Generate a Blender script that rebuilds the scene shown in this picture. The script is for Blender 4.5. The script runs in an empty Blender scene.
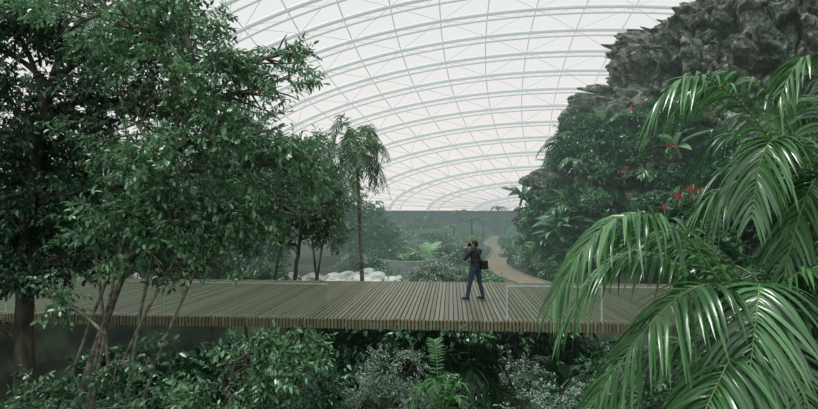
import bpy, bmesh, math, random
import numpy as np
from mathutils import Vector, Matrix, noise
random.seed(4)
R = np.random.default_rng(7)
scn = bpy.context.scene
scn.view_settings.view_transform = 'Standard'
COL = scn.collection

# ------------------------------------------------------------------ materials
HZ = (0.195, 0.262, 0.245)
def painted_haze(nt, shader, k=0.0100, y0=23.0, col=HZ):
    """mist painted into the material as an emission mix that thickens with world position down the length of the biome"""
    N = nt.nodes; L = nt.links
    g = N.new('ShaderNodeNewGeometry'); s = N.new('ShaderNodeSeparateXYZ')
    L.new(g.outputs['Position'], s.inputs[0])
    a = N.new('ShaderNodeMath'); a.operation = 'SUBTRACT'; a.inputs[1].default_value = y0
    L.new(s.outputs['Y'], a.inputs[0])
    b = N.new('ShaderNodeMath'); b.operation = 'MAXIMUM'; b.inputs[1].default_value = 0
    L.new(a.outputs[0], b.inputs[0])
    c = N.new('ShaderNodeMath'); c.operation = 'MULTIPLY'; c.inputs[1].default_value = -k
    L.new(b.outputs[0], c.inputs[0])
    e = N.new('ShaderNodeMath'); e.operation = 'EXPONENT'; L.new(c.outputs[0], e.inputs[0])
    em = N.new('ShaderNodeEmission'); em.inputs[0].default_value = (*col, 1); em.inputs[1].default_value = 1  # mist tone emitted by the surface itself; the air holds no fog
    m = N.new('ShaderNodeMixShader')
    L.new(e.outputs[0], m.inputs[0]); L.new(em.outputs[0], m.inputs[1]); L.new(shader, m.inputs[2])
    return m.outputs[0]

def newmat(name):
    m = bpy.data.materials.new(name); m.use_nodes = True
    nt = m.node_tree; nt.nodes.clear()
    out = nt.nodes.new('ShaderNodeOutputMaterial')
    return m, nt, out

def leafmat(name, dark, light, rough=0.42, trans=0.25, hz=True, spec=0.5, k=0.0100):
    m, nt, out = newmat(name); N = nt.nodes; L = nt.links
    g = N.new('ShaderNodeNewGeometry')
    r = N.new('ShaderNodeValToRGB')
    r.color_ramp.elements[0].color = (*dark, 1); r.color_ramp.elements[1].color = (*light, 1)
    L.new(g.outputs['Random Per Island'], r.inputs[0])
    p = N.new('ShaderNodeBsdfPrincipled'); p.inputs['Roughness'].default_value = rough
    p.inputs['Specular IOR Level'].default_value = spec
    L.new(r.outputs[0], p.inputs['Base Color'])
    t = N.new('ShaderNodeBsdfTranslucent'); L.new(r.outputs[0], t.inputs[0])
    mx = N.new('ShaderNodeMixShader'); mx.inputs[0].default_value = trans
    L.new(p.outputs[0], mx.inputs[1]); L.new(t.outputs[0], mx.inputs[2])
    L.new(painted_haze(nt, mx.outputs[0], k) if hz else mx.outputs[0], out.inputs[0])
    return m

def noisemat(name, c1, c2, scale=3, rough=0.8, bump=0.3, stretch=(1,1,1), hz=True, spec=0.3, c3=None, lo=0.35, hi=0.65, metal=0, hk=0.0100, hcol=HZ):
    m, nt, out = newmat(name); N = nt.nodes; L = nt.links
    tc = N.new('ShaderNodeTexCoord'); mp = N.new('ShaderNodeMapping'); mp.inputs['Scale'].default_value = stretch
    L.new(tc.outputs['Object'], mp.inputs[0])
    n = N.new('ShaderNodeTexNoise'); n.inputs['Scale'].default_value = scale; n.inputs['Detail'].default_value = 8
    L.new(mp.outputs[0], n.inputs[0])
    r = N.new('ShaderNodeValToRGB'); e = r.color_ramp.elements
    e[0].position = lo; e[1].position = hi; e[0].color = (*c1, 1); e[1].color = (*c2, 1)
    if c3: q = e.new((lo+hi)/2); q.color = (*c3, 1)
    L.new(n.outputs['Fac'], r.inputs[0])
    p = N.new('ShaderNodeBsdfPrincipled'); p.inputs['Roughness'].default_value = rough
    p.inputs['Specular IOR Level'].default_value = spec; p.inputs['Metallic'].default_value = metal
    L.new(r.outputs[0], p.inputs['Base Color'])
    if bump:
        b = N.new('ShaderNodeBump'); b.inputs['Strength'].default_value = bump; b.inputs['Distance'].default_value = 0.2/scale*1.0
        L.new(n.outputs['Fac'], b.inputs['Height']); L.new(b.outputs[0], p.inputs['Normal'])
    L.new(painted_haze(nt, p.outputs[0], hk, col=hcol) if hz else p.outputs[0], out.inputs[0])
    return m

M_bark = noisemat('bark_brown', (0.02,0.019,0.014), (0.085,0.078,0.058), 6, 0.9, 0.6, (1,1,.3))
M_barkpale = noisemat('bark_pale', (0.05,0.05,0.038), (0.21,0.20,0.155), 5, 0.9, 0.6, (1,1,2))
M_leafA = leafmat('leaf_fresh_green', (0.034,0.11,0.048), (0.21,0.42,0.20), 0.3, 0.33, spec=.8)
M_leafB = leafmat('leaf_dark_green', (0.012,0.045,0.023), (0.07,0.175,0.083), 0.34, 0.27, spec=.7)
M_leafC = leafmat('leaf_mid_green', (0.025,0.085,0.038), (0.13,0.28,0.13), 0.32, 0.3, spec=.7)
M_leafD = leafmat('leaf_olive', (0.028,0.072,0.035), (0.14,0.25,0.12), 0.42, 0.28)
M_grey = leafmat('leaf_greygreen', (0.12,0.19,0.14), (0.36,0.49,0.36), 0.5, 0.25)
M_palm = leafmat('palm_leaflet', (0.022,0.090,0.030), (0.105,0.265,0.085), 0.25, 0.3, hz=False, spec=0.9)
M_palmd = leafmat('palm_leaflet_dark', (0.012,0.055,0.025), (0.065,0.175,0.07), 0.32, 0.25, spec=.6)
M_rachis = noisemat('palm_rachis', (0.12,0.18,0.06), (0.22,0.28,0.10), 8, 0.5, 0.1)
M_banana = leafmat('banana_leaf', (0.16,0.33,0.14), (0.34,0.56,0.28), 0.4, 0.35)
M_cliffleaf = leafmat('cliff_leaf', (0.012,0.058,0.028), (0.085,0.22,0.10), 0.3, 0.22, spec=.7)
M_cliffbright = leafmat('cliff_leaf_bright', (0.06,0.17,0.08), (0.25,0.46,0.22), 0.3, 0.3, spec=.7)
M_red = leafmat('flower_red', (0.22,0.02,0.035), (0.48,0.09,0.11), 0.5, 0.3)

# ------------------------------------------------------------------ mesh helpers
class Acc:
    def __init__(s): s.V=[]; s.F=[]; s.M=[]; s.n=0
    def add(s, V, F, m=0):
        V=np.asarray(V,float).reshape(-1,3); F=np.asarray(F,int).reshape(-1,4)
        s.V.append(V); s.F.append(F+s.n); s.M.append(np.full(len(F),m)); s.n+=len(V)
    def mesh(s, name, mats, smooth=True):
        V=np.concatenate(s.V); F=np.concatenate(s.F); M=np.concatenate(s.M)
        me=bpy.data.meshes.new(name)
        me.vertices.add(len(V)); me.vertices.foreach_set('co',V.ravel())
        me.loops.add(F.size); me.polygons.add(len(F))
        me.loops.foreach_set('vertex_index',F.ravel().astype(np.int32))
        me.polygons.foreach_set('loop_start',np.arange(0,F.size,4,dtype=np.int32))
        me.polygons.foreach_set('loop_total',np.full(len(F),4,dtype=np.int32))
        for m in mats: me.materials.append(m)
        me.polygons.foreach_set('material_index',M.astype(np.int32))
        me.polygons.foreach_set('use_smooth',np.full(len(F),smooth))
        me.update(calc_edges=True); me.validate()
        return me
def link(name, me, parent=None, label=None, category=None, group=None, kind=None, loc=None, rot=None, scale=None):
    o=bpy.data.objects.new(name, me); COL.objects.link(o)
    if parent: o.parent=parent
    if loc is not None: o.location=loc
    if rot is not None: o.rotation_euler=rot
    if scale is not None: o.scale=(scale,)*3 if not hasattr(scale,'__len__') else scale
    if label: o['label']=label
    if category: o['category']=category
    if group: o['group']=group
    if kind: o['kind']=kind
    return o
def nrm(a):
    a=np.asarray(a,float); return a/np.maximum(np.linalg.norm(a,axis=-1,keepdims=True),1e-9)
def tube(acc, P, rad, k=6, m=0):
    P=np.asarray(P,float); n=len(P); rad=np.broadcast_to(rad,(n,))
    T=nrm(np.gradient(P,axis=0))
    ref=np.array([0,0,1.]) if abs(T[:,2]).mean()<.8 else np.array([1.,0,0])
    A=nrm(np.cross(T,ref)); B=np.cross(T,A)
    th=np.arange(k)*2*np.pi/k
    V=P[:,None]+rad[:,None,None]*(np.cos(th)[None,:,None]*A[:,None]+np.sin(th)[None,:,None]*B[:,None])
    i=np.arange(n-1)[:,None]*k; j=np.arange(k)[None]; j2=(j+1)%k
    F=np.stack([i+j,i+j2,i+k+j2,i+k+j],-1)
    acc.add(V,F,m)
def bez(p0,p1,p2,p3,n=10):
    t=np.linspace(0,1,n)[:,None]; p0,p1,p2,p3=[np.asarray(p,float) for p in (p0,p1,p2,p3)]
    return (1-t)**3*p0+3*(1-t)**2*t*p1+3*(1-t)*t*t*p2+t**3*p3
def twigs(acc, P0, P1, r, m=0):
    n=len(P0); T=nrm(P1-P0); A=nrm(np.cross(T,[0.3,0.2,1.])); B=np.cross(T,A)
    th=np.arange(3)*2*np.pi/3
    ring=np.cos(th)[None,:,None]*A[:,None]+np.sin(th)[None,:,None]*B[:,None]
    V=np.concatenate([P0[:,None]+ring*r, P1[:,None]+ring*r*.4],1)
    f=np.array([[0,1,4,3],[1,2,5,4],[2,0,3,5]])
    acc.add(V, np.arange(n)[:,None,None]*6+f[None], m)
LT=np.array([[0,0,0],[.28,.42,.10],[.68,.38,.08],[1,0,-.08],[.5,0,0],[.68,-.38,.08],[.28,-.42,.10]])
LF=np.array([[0,1,2,4],[4,2,3,5],[0,4,5,6]])
def leaves(acc, P, A, Ln, W, m=0, tilt=.55, curl=1.0):
    n=len(P); A=nrm(A)
    Nn=np.array([0,0,1.])+R.normal(0,tilt,(n,3)); Nn=nrm(Nn-(Nn*A).sum(1,keepdims=True)*A)
    S=np.cross(A,Nn)
    u=LT[None,:,0,None]; v=LT[None,:,1,None]; h=LT[None,:,2,None]*curl
    Ln=np.broadcast_to(Ln,(n,))[:,None,None]; W=np.broadcast_to(W,(n,))[:,None,None]
    V=P[:,None]+A[:,None]*u*Ln+S[:,None]*v*W+Nn[:,None]*h*Ln
    acc.add(V, np.arange(n)[:,None,None]*7+LF[None], m)
def rdir(n): return nrm(R.normal(0,1,(n,3)))

def foliage(acc, wood, c, r, n, m, ll, lw, tw=.5, mi=0, wmi=0, shell=.35, droop=.3, twr=.006, clump=0):
    c=np.asarray(c,float); r=np.asarray(r,float)
    d=rdir(n); rad=(shell+(1-shell)*R.random(n)**.6)[:,None]
    bump=1+.22*np.sin(d[:,0:1]*5+c[0])*np.cos(d[:,2:3]*4+c[2])
    P=c+d*rad*r*bump
    if clump:   # gather twigs into sprays with open gaps between them
        K=c+rdir(clump)*(.35+.7*R.random((clump,1))**.6)*r
        K=K[R.integers(0,clump,n)]; P=K+R.normal(0,.2,(n,3))*r*[1,1,.7]
        d=nrm(P-c+1e-6)
    D=nrm(d*.8+rdir(n)*.6+np.array([0,0,-.15]))
    P0=P-D*tw*.6; P1=P+D*tw*.5
    twigs(wood,P0,P1,twr,wmi)
    t=(np.arange(m)+.6)/m
    pos=P0[:,None]+(P1-P0)[:,None]*t[None,:,None]
    S=nrm(np.cross(D,rdir(n)))
    sg=np.where(np.arange(m)%2==0,1,-1)[None,:,None]
    A=D[:,None]*(.35+.6*t[None,:,None])+S[:,None]*sg*.8+R.normal(0,.28,(n,m,3))+np.array([0,0,-droop])
    k=n*m
    sc=R.uniform(.65,1.15,k)
    leaves(acc,pos.reshape(k,3),A.reshape(k,3),ll*sc,lw*sc,mi)

def tree(name, trunk, trad, blobs, n, m, ll, lw, lm, bm, label, tw=.5, cat='tree', twr=.006, group=None, limb=.07, droop=.3, sub=7, clump=0):
    base=np.array(trunk[0],float)
    e=link(name,None,label=label,category=cat,group=group,loc=base.tolist())
    W=Acc(); B=Acc(); L=Acc()
    T=np.array(trunk,float)-base
    t=np.linspace(0,len(T)-1,len(T)*5); TT=np.stack([np.interp(t,np.arange(len(T)),T[:,i]) for i in range(3)],1)
    TT[1:-1]+=R.normal(0,.012*trad/.15,(len(TT)-2,3))
    tube(W,TT,np.linspace(trad,trad*.35,len(TT)),9)
    for bl in blobs:
        c=np.array(bl[:3])-base; r=np.array([bl[3],bl[4] if len(bl)>4 else bl[3],bl[5] if len(bl)>5 else bl[3]*.85])
        cand=TT[TT[:,2]<c[2]-.25*r[2]]
        if len(cand)<3: cand=TT[:3] if len(TT)<6 else TT[:len(TT)//2]
        s=cand[np.argmin(np.linalg.norm(cand-c,axis=1)+R.random(len(cand))*.5*r[0])]
        q=bez(s,s+(c-s)*.3+np.array([0,0,.35*r[2]]),s+(c-s)*.7+R.normal(0,.12,3)*r,c,8)
        tube(W,q,np.linspace(limb,limb*.4,8),6)
        for _ in range(sub):
            e2=c+rdir(1)[0]*r*.95; s2=q[R.integers(3,8)]
            tube(B,bez(s2,s2+(e2-s2)*.3+R.normal(0,.08,3)*r,s2+(e2-s2)*.7+R.normal(0,.1,3)*r,e2,6),np.linspace(limb*.4,limb*.12,6),5)
        vol=(r[0]*r[2])**.9
        foliage(L,B,c,r,max(8,int(n*vol)),m,ll,lw,tw,droop=droop,twr=twr,clump=int(clump*vol)+3 if clump else 0)
    link('trunk',W.mesh(name+'_trunk',[bm]),e)
    link('branches',B.mesh(name+'_branches',[bm]),e)
    link('foliage',L.mesh(name+'_foliage',[lm]),e)
    return e

# ------------------------------------------------------------------ terrain
def sm(a,b,x):
    t=np.clip((x-a)/(b-a),0,1); return t*t*(3-2*t)
def gz(x,y):
    g=-7+4.9*sm(20.5,28,y)
    g=g+(.25*np.sin(x*.35+1)*np.cos(y*.25))
    right=sm(8.5,12,x); g=g+right*((-.45)-g)*(1-sm(30,38,y))
    left=(1-sm(-21,-15,x)); g=g+left*((-.45)-g)*(1-sm(34,50,y)*.4)
    return g
def gzf(x,y): return float(gz(np.array(float(x)),np.array(float(y))))
A=Acc(); nx,ny=150,180
xs=np.linspace(-75,125,nx); ys=np.linspace(-70,136,ny)
X,Y=np.meshgrid(xs,ys); Z=gz(X,Y)+R.normal(0,.05,X.shape)
i=np.arange(ny-1)[:,None]*nx+np.arange(nx-1)[None]
A.add(np.stack([X,Y,Z],-1),np.stack([i,i+1,i+nx+1,i+nx],-1))
M_ground=noisemat('ground_soil_moss',(0.010,0.016,0.010),(0.045,0.07,0.038),.8,.95,.4,c3=(0.024,0.028,0.018))
link('floor',A.mesh('floor',[M_ground]),kind='structure',label='dark mossy soil ground falling into a planted gully',category='ground')

# ------------------------------------------------------------------ dome (blunt-ended elongated vault)
CX,CY,DZ=37.,30.,3.5; DA,DB,DC=88.,100.,45.
def wf(th): return np.clip(1-np.abs(np.sin(th))**4.2,0,1)**(1/3.0)
def hf(th): return np.cos(th)**.95
def dome(th,ph,s=1.0):
    return np.stack([CX+s*DA*wf(th)*np.cos(ph), CY+s*DB*np.sin(th)+0*ph, DZ+s*DC*hf(th)*np.sin(ph)],-1)
m,nt,out=newmat('roof_membrane')
tr=nt.nodes.new('ShaderNodeBsdfTransparent'); tr.inputs[0].default_value=(.97,.97,.97,1)
tl=nt.nodes.new('ShaderNodeBsdfTranslucent'); tl.inputs[0].default_value=(.9,.9,.9,1)
mx=nt.nodes.new('ShaderNodeMixShader'); mx.inputs[0].default_value=.10
nt.links.new(tr.outputs[0],mx.inputs[1]); nt.links.new(tl.outputs[0],mx.inputs[2]); nt.links.new(mx.outputs[0],out.inputs[0])
M_memb=m
M_steel=noisemat('white_painted_steel',(0.80,0.86,0.86),(0.88,0.92,0.92),2,.5,0,hz=True,hk=.008,hcol=(.60,.65,.65))  # white paint plus a pale emissive mist mix that whitens the farther steel
A=Acc(); th=np.radians(np.linspace(-89,89,60)); ph=np.radians(np.linspace(0,180,60))
TH,PH=np.meshgrid(th,ph,indexing='ij'); i=np.arange(59)[:,None]*60+np.arange(59)[None]
A.add(dome(TH,PH,1.004),np.stack([i,i+1,i+61,i+60],-1))
roof=link('ceiling',A.mesh('ceiling',[M_memb]),kind='structure',label='vast translucent cushion roof over white steel arches',category='roof')
ph=np.radians(np.linspace(0,180,97))
TH_R=np.radians(np.arange(8,88,4.3))
for t in TH_R:
    A=Acc(); tt=np.full_like(ph,t)
    P=dome(tt,ph)
    tube(A,P,.38,8)
    Q=dome(tt+math.radians(.9),ph,.982)
    tube(A,Q,.18,5)
    for a in range(0,96,3):
        tube(A,[P[a],Q[min(96,a+1)]],.05,3); tube(A,[Q[min(96,a+1)],P[min(96,a+3)]],.05,3)
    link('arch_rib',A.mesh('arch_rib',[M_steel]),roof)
thl=np.radians(np.linspace(5,88,60))
pa=np.radians(np.arange(4,178,6.0))
for p in pa:
    A=Acc(); tube(A,dome(thl,np.full_like(thl,p),1.0),.11,5)
    link('purlin',A.mesh('purlin',[M_steel]),roof)
A=Acc()
for a in range(len(TH_R)-1):
    for b in range(len(pa)-1):
        s,e_=((TH_R[a],pa[b]),(TH_R[a+1],pa[b+1])) if (a+b)%2 else ((TH_R[a],pa[b+1]),(TH_R[a+1],pa[b]))
        q=[dome(np.array(s[0]),np.array(s[1])),dome(np.array((s[0]+e_[0])/2),np.array((s[1]+e_[1])/2)),dome(np.array(e_[0]),np.array(e_[1]))]
        tube(A,q,.06,4)
link('bracing',A.mesh('bracing',[M_steel]),roof,kind='stuff')
M_wall=noisemat('perimeter_wall_concrete',(0.10,0.13,0.13),(0.16,0.19,0.19),.4,.8,.1,stretch=(1,1,.4),hcol=(.165,.215,.215))
a=np.radians(np.concatenate([np.linspace(-60,89.7,160),np.linspace(89.7,-60,160)])); sg=np.concatenate([np.ones(160),-np.ones(160)])
rings=[]; A=Acc()
for (s,z) in ((1,-8),(1,3.3),(1.0,3.6),(1.012,3.6),(1.012,-8)):
    rings.append(np.stack([CX+s*DA*wf(a)*sg,CY+s*DB*np.sin(a),np.full_like(a,z)],-1))
V=np.stack(rings); i=np.arange(4)[:,None]*320+np.arange(319)[None]
A.add(V,np.stack([i,i+1,i+321,i+320],-1))
link('wall_far',A.mesh('wall_far',[M_wall],False),kind='structure',label='long grey perimeter plinth wall carrying the arches',category='wall')

# ------------------------------------------------------------------ bridge
def box(acc,c,s,m=0):
    c=np.array(c,float); s=np.array(s,float)/2
    V=np.array([[x,y,z] for x in (-1,1) for y in (-1,1) for z in (-1,1)])*s+c
    F=[[0,1,3,2],[4,6,7,5],[0,4,5,1],[2,3,7,6],[0,2,6,4],[1,5,7,3]]
    acc.add(V,F,m)
def plank(nm,c1,c2,rough=.45):
    m,nt,out=newmat(nm); N=nt.nodes; L=nt.links
    g=N.new('ShaderNodeNewGeometry'); r=N.new('ShaderNodeValToRGB')
    r.color_ramp.elements[0].color=(*c1,1); r.color_ramp.elements[1].color=(*c2,1)
    L.new(g.outputs['Random Per Island'],r.inputs[0])
    tc=N.new('ShaderNodeTexCoord'); mp=N.new('ShaderNodeMapping'); mp.inputs['Scale'].default_value=(6,.8,3); L.new(tc.outputs['Object'],mp.inputs[0])
    n=N.new('ShaderNodeTexNoise'); n.inputs['Scale'].default_value=3; n.inputs['Detail'].default_value=6; L.new(mp.outputs[0],n.inputs[0])
    mm=N.new('ShaderNodeMixRGB'); mm.blend_type='MULTIPLY'; mm.inputs[0].default_value=.6; L.new(r.outputs[0],mm.inputs[1]); L.new(n.outputs['Fac'],mm.inputs[2])
    p=N.new('ShaderNodeBsdfPrincipled'); p.inputs['Roughness'].default_value=rough; L.new(mm.outputs[0],p.inputs['Base Color']); L.new(p.outputs[0],out.inputs[0])
    return m
M_plank=plank('weathered_deck_timber',(.085,.088,.052),(.155,.155,.095)); M_fas=plank('fascia_timber',(.22,.21,.12),(.35,.33,.21))
M_dark=noisemat('dark_steel',(0.02,0.022,0.022),(0.035,0.037,0.036),4,.5,0,hz=False)
M_post=noisemat('pale_steel_post',(0.45,0.52,0.49),(0.58,0.64,0.61),4,.35,0,hz=False,metal=.1)
BR=dict(loc=(0,12.5,0),rot=(0,0,math.radians(-4.6)))
bridge=link('footbridge',None,label='timber boardwalk footbridge crossing the planted gully',category='bridge',**BR)
A=Acc(); pw=.092; gap=.026; x=-22.
while x<11.5:
    box(A,(x,3.45,-.03+R.normal(0,.002)),(pw,6.95,.05)); x+=pw+gap
link('deck_boards',A.mesh('deck_boards',[M_plank],False),bridge)
A=Acc(); x=-22.
while x<11.5:
    box(A,(x,-.06,-.125),(.06,.05,.23)); x+=.085
link('edge_fascia',A.mesh('edge_fascia',[M_fas],False),bridge)
for yy in (1.3,3.4,5.6):
    A=Acc(); box(A,(-5.25,yy,-.22),(33.5,.16,.30)); link('girder',A.mesh('girder',[M_dark],False),bridge)
A=Acc(); box(A,(-5.25,3.45,-.065),(33.5,6.8,.012)); link('sub_deck',A.mesh('sub_deck',[M_dark],False),bridge)
A=Acc(); box(A,(-5.25,6.98,-.13),(33.5,.05,.26)); link('edge_board',A.mesh('edge_board',[M_fas],False),bridge)
m,nt,out=newmat('clear_glass')
tr=nt.nodes.new('ShaderNodeBsdfTransparent'); tr.inputs[0].default_value=(.93,.97,.96,1)
gl=nt.nodes.new('ShaderNodeBsdfGlossy'); gl.inputs['Roughness'].default_value=.03
mx=nt.nodes.new('ShaderNodeMixShader'); mx.inputs[0].default_value=.035
nt.links.new(tr.outputs[0],mx.inputs[1]); nt.links.new(gl.outputs[0],mx.inputs[2]); nt.links.new(mx.outputs[0],out.inputs[0]); M_glass=m
def balus(x0,x1,y,step):
    x=x0
    while x+step<=x1+.01:
        g=link('glass_balustrade',None,label='frameless clear glass balustrade panel with slim steel post on boardwalk edge',category='railing',group='glass balustrade panels',**BR)
        A=Acc(); box(A,(x+step/2,y,.42),(step-.05,.014,.76)); link('glass_panel',A.mesh('glass_panel',[M_glass],False),g)
        A=Acc(); box(A,(x,y,.40),(.034,.028,.80)); link('post',A.mesh('post',[M_post],False),g)
        A=Acc(); box(A,(x+step/2,y,.81),(step-.01,.024,.026)); link('top_rail',A.mesh('top_rail',[M_post],False),g)
        x+=step
balus(2.33,9,.06,2.2)
balus(-14.6,-2,.06,4.2)

# ------------------------------------------------------------------ left trees
tree('broadleaf_tree',[(-6.9,9.8,-7),(-6.3,9.8,-1.2),(-5.6,9.9,1.0),(-4.8,10,3.2),(-4.1,10,5.2)],.10,
 [(-3.4,9.9,5.6,.75),(-3.9,9.6,4.8,1.05),(-2.6,10,5.0,.65),(-4.8,10,5.8,1.1),(-2.85,9.6,3.9,.8),(-4.2,9.4,3.2,1.15),(-2.3,9.9,3.5,.7),
  (-5.2,10,4.3,1.15),(-3.4,9.7,2.5,1.0),(-2.4,9.9,2.7,.65),(-5.8,9.8,6.3,1.2),(-4.6,9.6,2.1,1.0),(-4.5,9.8,6.8,.8),(-3.5,9.3,4.0,.7),(-2.3,9.9,5.6,.4),(-3.8,9.4,1.6,.6)],
 125,13,.125,.06,M_leafA,M_barkpale,'tall slender broadleaf tree with fresh green oval leaves beside boardwalk',tw=.5,clump=13,sub=12)
tree('broadleaf_tree',[(-7.9,10.6,-7),(-7.85,10.6,-1),(-8.0,10.8,2),(-7.6,11,5.2)],.25,
 [(-8.6,11.2,6.6,1.5),(-7.1,11.4,6.8,1.3),(-8.3,11,4.6,1.4),(-6.8,11.4,4.9,1.3),(-8.4,10.8,2.9,1.4),(-6.9,11.3,3.0,1.3),
  (-6.2,11.2,2.1,1.0),(-9.6,11,4,1.5),(-5.8,11.6,6.6,1.2),(-9.6,11,6.5,1.4),(-9.3,11,2,1.3),(-5.4,11.5,3.2,1.0),(-5.2,11.6,5.1,1.0),(-8.3,10.6,1.5,1.0),(-7.2,10.8,1.5,.7),(-9.0,10.6,.6,.8)],
 140,12,.15,.075,M_leafB,M_bark,'dense dark-leaved tree with rough thick trunk',tw=.55,clump=14)
tree('understory_shrub',[(-3.4,7.8,-7),(-3.1,7.8,-1.6),(-2.6,7.8,.3)],.06,
 [(-2.15,7.7,.35,.55),(-2.75,7.8,-.1,.6),(-1.6,7.9,.7,.32),(-3.5,7.6,-.7,.7),(-2.2,7.9,-.6,.6),(-1.6,7.9,.1,.4)],
 180,12,.11,.052,M_leafA,M_bark,'broad-leaved understory shrub reaching up in front of boardwalk',cat='shrub',tw=.4,limb=.03,clump=18)
tree('understory_shrub',[(-5.6,8.6,-7),(-5.3,8.4,-1.6),(-4.8,8.2,.6)],.07,
 [(-4.4,8.2,.2,.4),(-5.7,8.4,1.1,.4),(-4.9,8.3,-.6,.6),(-6.0,8.5,-.7,.65),(-4.1,8.2,-.8,.6)],
 150,11,.115,.055,M_leafC,M_barkpale,'loose leggy shrub with crossing bare stems',cat='shrub',tw=.45,limb=.03,clump=15)
for (bx,dx) in ((-6.2,1.3),(-5.4,1.0),(-7.0,2.2),(-4.9,-.8),(-5.8,2.6),(-6.6,3.0)):
    e=link('leaning_sapling',None,label='thin leaning bare sapling stem among shrubs',category='tree',group='leaning sapling stems',loc=(bx,9.0,-7))
    A=Acc(); tube(A,bez((0,0,0),(.1,0,3),(dx*.4,.1,7),(dx,.3,9.6),14),np.linspace(.05,.02,14),6); link('stem',A.mesh('stem',[M_barkpale]),e)
    A=Acc();B=Acc(); foliage(A,B,(dx,.3,9.4),(.55,.5,.6),34,10,.13,.065,.45)
    link('foliage',A.mesh('foliage',[M_leafA]),e); link('twigs',B.mesh('twigs',[M_barkpale]),e)
tree('fine_leaved_tree',[(-5.6,24,-3.5),(-5.3,24,-.6),(-5.0,24,1.6),(-4.6,24,3)],.13,
 [(-5.4,23.6,2.7,1.7,1.5,1.2),(-4.0,23.6,2.2,1.2),(-6.6,24,3.2,1.5),(-3.5,24,3.2,1.0),(-4.9,24.2,4.3,1.3),(-7.0,24.5,4.6,1.5),(-3.7,23.6,1.5,.8,.8,.5),(-6.3,23.7,1.4,.9,.9,.5)],
 80,12,.18,.08,M_leafD,M_bark,'multi-stemmed fine-leaved tree with open rounded crown behind boardwalk',tw=.6,limb=.07,twr=.012,clump=11,sub=9)
for (x,dx) in ((-7.2,-.8),(-6.4,.9),(-4.4,.7),(-3.9,-.6)):
    e=link('slender_trunk_tree',None,label='slender dark leaning tree stem behind boardwalk',category='tree',group='slender leaning trees',loc=(x,23.2,-4))
    A=Acc(); tube(A,bez((0,0,0),(dx*.1,0,2),(dx*.4,.1,4),(dx,.3,6.3),14),np.linspace(.08,.04,14),6); link('trunk',A.mesh('stem',[M_bark]),e)
    A=Acc();B=Acc(); foliage(A,B,(dx,.3,6.3),(.9,.7,.6),50,11,.18,.08,.5,twr=.01)
    link('foliage',A.mesh('foliage',[M_leafD]),e); link('twigs',B.mesh('twigs',[M_bark]),e)
tree('fine_leaved_tree',[(-9.6,25,-3.5),(-9.2,25,-.4),(-8.6,25,2)],.14,
 [(-8.6,25,2.6,1.7),(-10.4,25,3,1.8),(-7.8,25,1.4,1.0),(-9.2,25,4.6,1.6),(-11.8,25,1.7,1.6),(-12.8,25.5,3.4,1.8),(-14.6,25.5,2.0,1.8)],
 60,12,.23,.11,M_leafB,M_bark,'dark spreading tree with low branching stems behind boardwalk',tw=.65,limb=.08,twr=.012,clump=9)
tree('fine_leaved_tree',[(-17.5,26,-1),(-17.5,26,1),(-17.2,26,4)],.2,
 [(-17,26,2.2,2.0),(-19.5,26,3,2.3),(-16,26,4.5,1.9),(-19,26,.8,1.7),(-14.6,26,.8,1.3)],
 50,12,.25,.12,M_leafC,M_bark,'bushy green tree on bank behind boardwalk',tw=.7,limb=.09,twr=.012)
tree('background_tree',[(-8.6,34,-2.4),(-8.4,34,1),(-8,34,5)],.25,
 [(-11.6,34,3.5,3.2),(-7.6,34,5.6,2.5),(-6.2,34,6.8,1.5),(-15,34,2.5,3.2),(-5.8,34,2.6,1.9),(-9.5,34,1,2.2),(-11,34,7.5,2.6),(-5.3,33.6,4.8,1.3),(-20,35,4,4),(-25,35,3,3.5)],
 28,12,.40,.19,M_leafC,M_bark,'large dark tree massed behind the middle planting',tw=1.1,limb=.14,twr=.02)
tree('background_tree',[(-6,54,-2),(-6,54,1),(-6,54,4)],.25,
 [(-7,54,4.0,2.9),(-4.2,54,2.2,2.1),(-2.6,53,.4,1.6),(-10,54,5.5,3.2),(-13,55,6,3.5),(-1.6,52,-.9,1.2),(-5,53,-.2,2.2)],
 24,11,.48,.25,M_leafC,M_bark,'hazy rounded tree mass on distant slope',tw=1.2,limb=.15,twr=.02)
for (x,y,s) in ((-6,84,1.0),(2.5,92,.8),(22,100,.9),(-13,96,1.3)):
    tree('misty_tree',[(x,y,-2.3),(x,y,-.5),(x+.2,y,1.6*s)],.2,
     [(x,y,1.0*s,2.6*s),(x+2.2*s,y,.2*s,2.0*s),(x-2.2*s,y,.3*s,2.2*s)],20,10,.7,.38,M_leafC,M_bark,'misty low spreading tree in distant planting',tw=1.2,limb=.12,twr=.02,group='misty distant trees')

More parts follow.
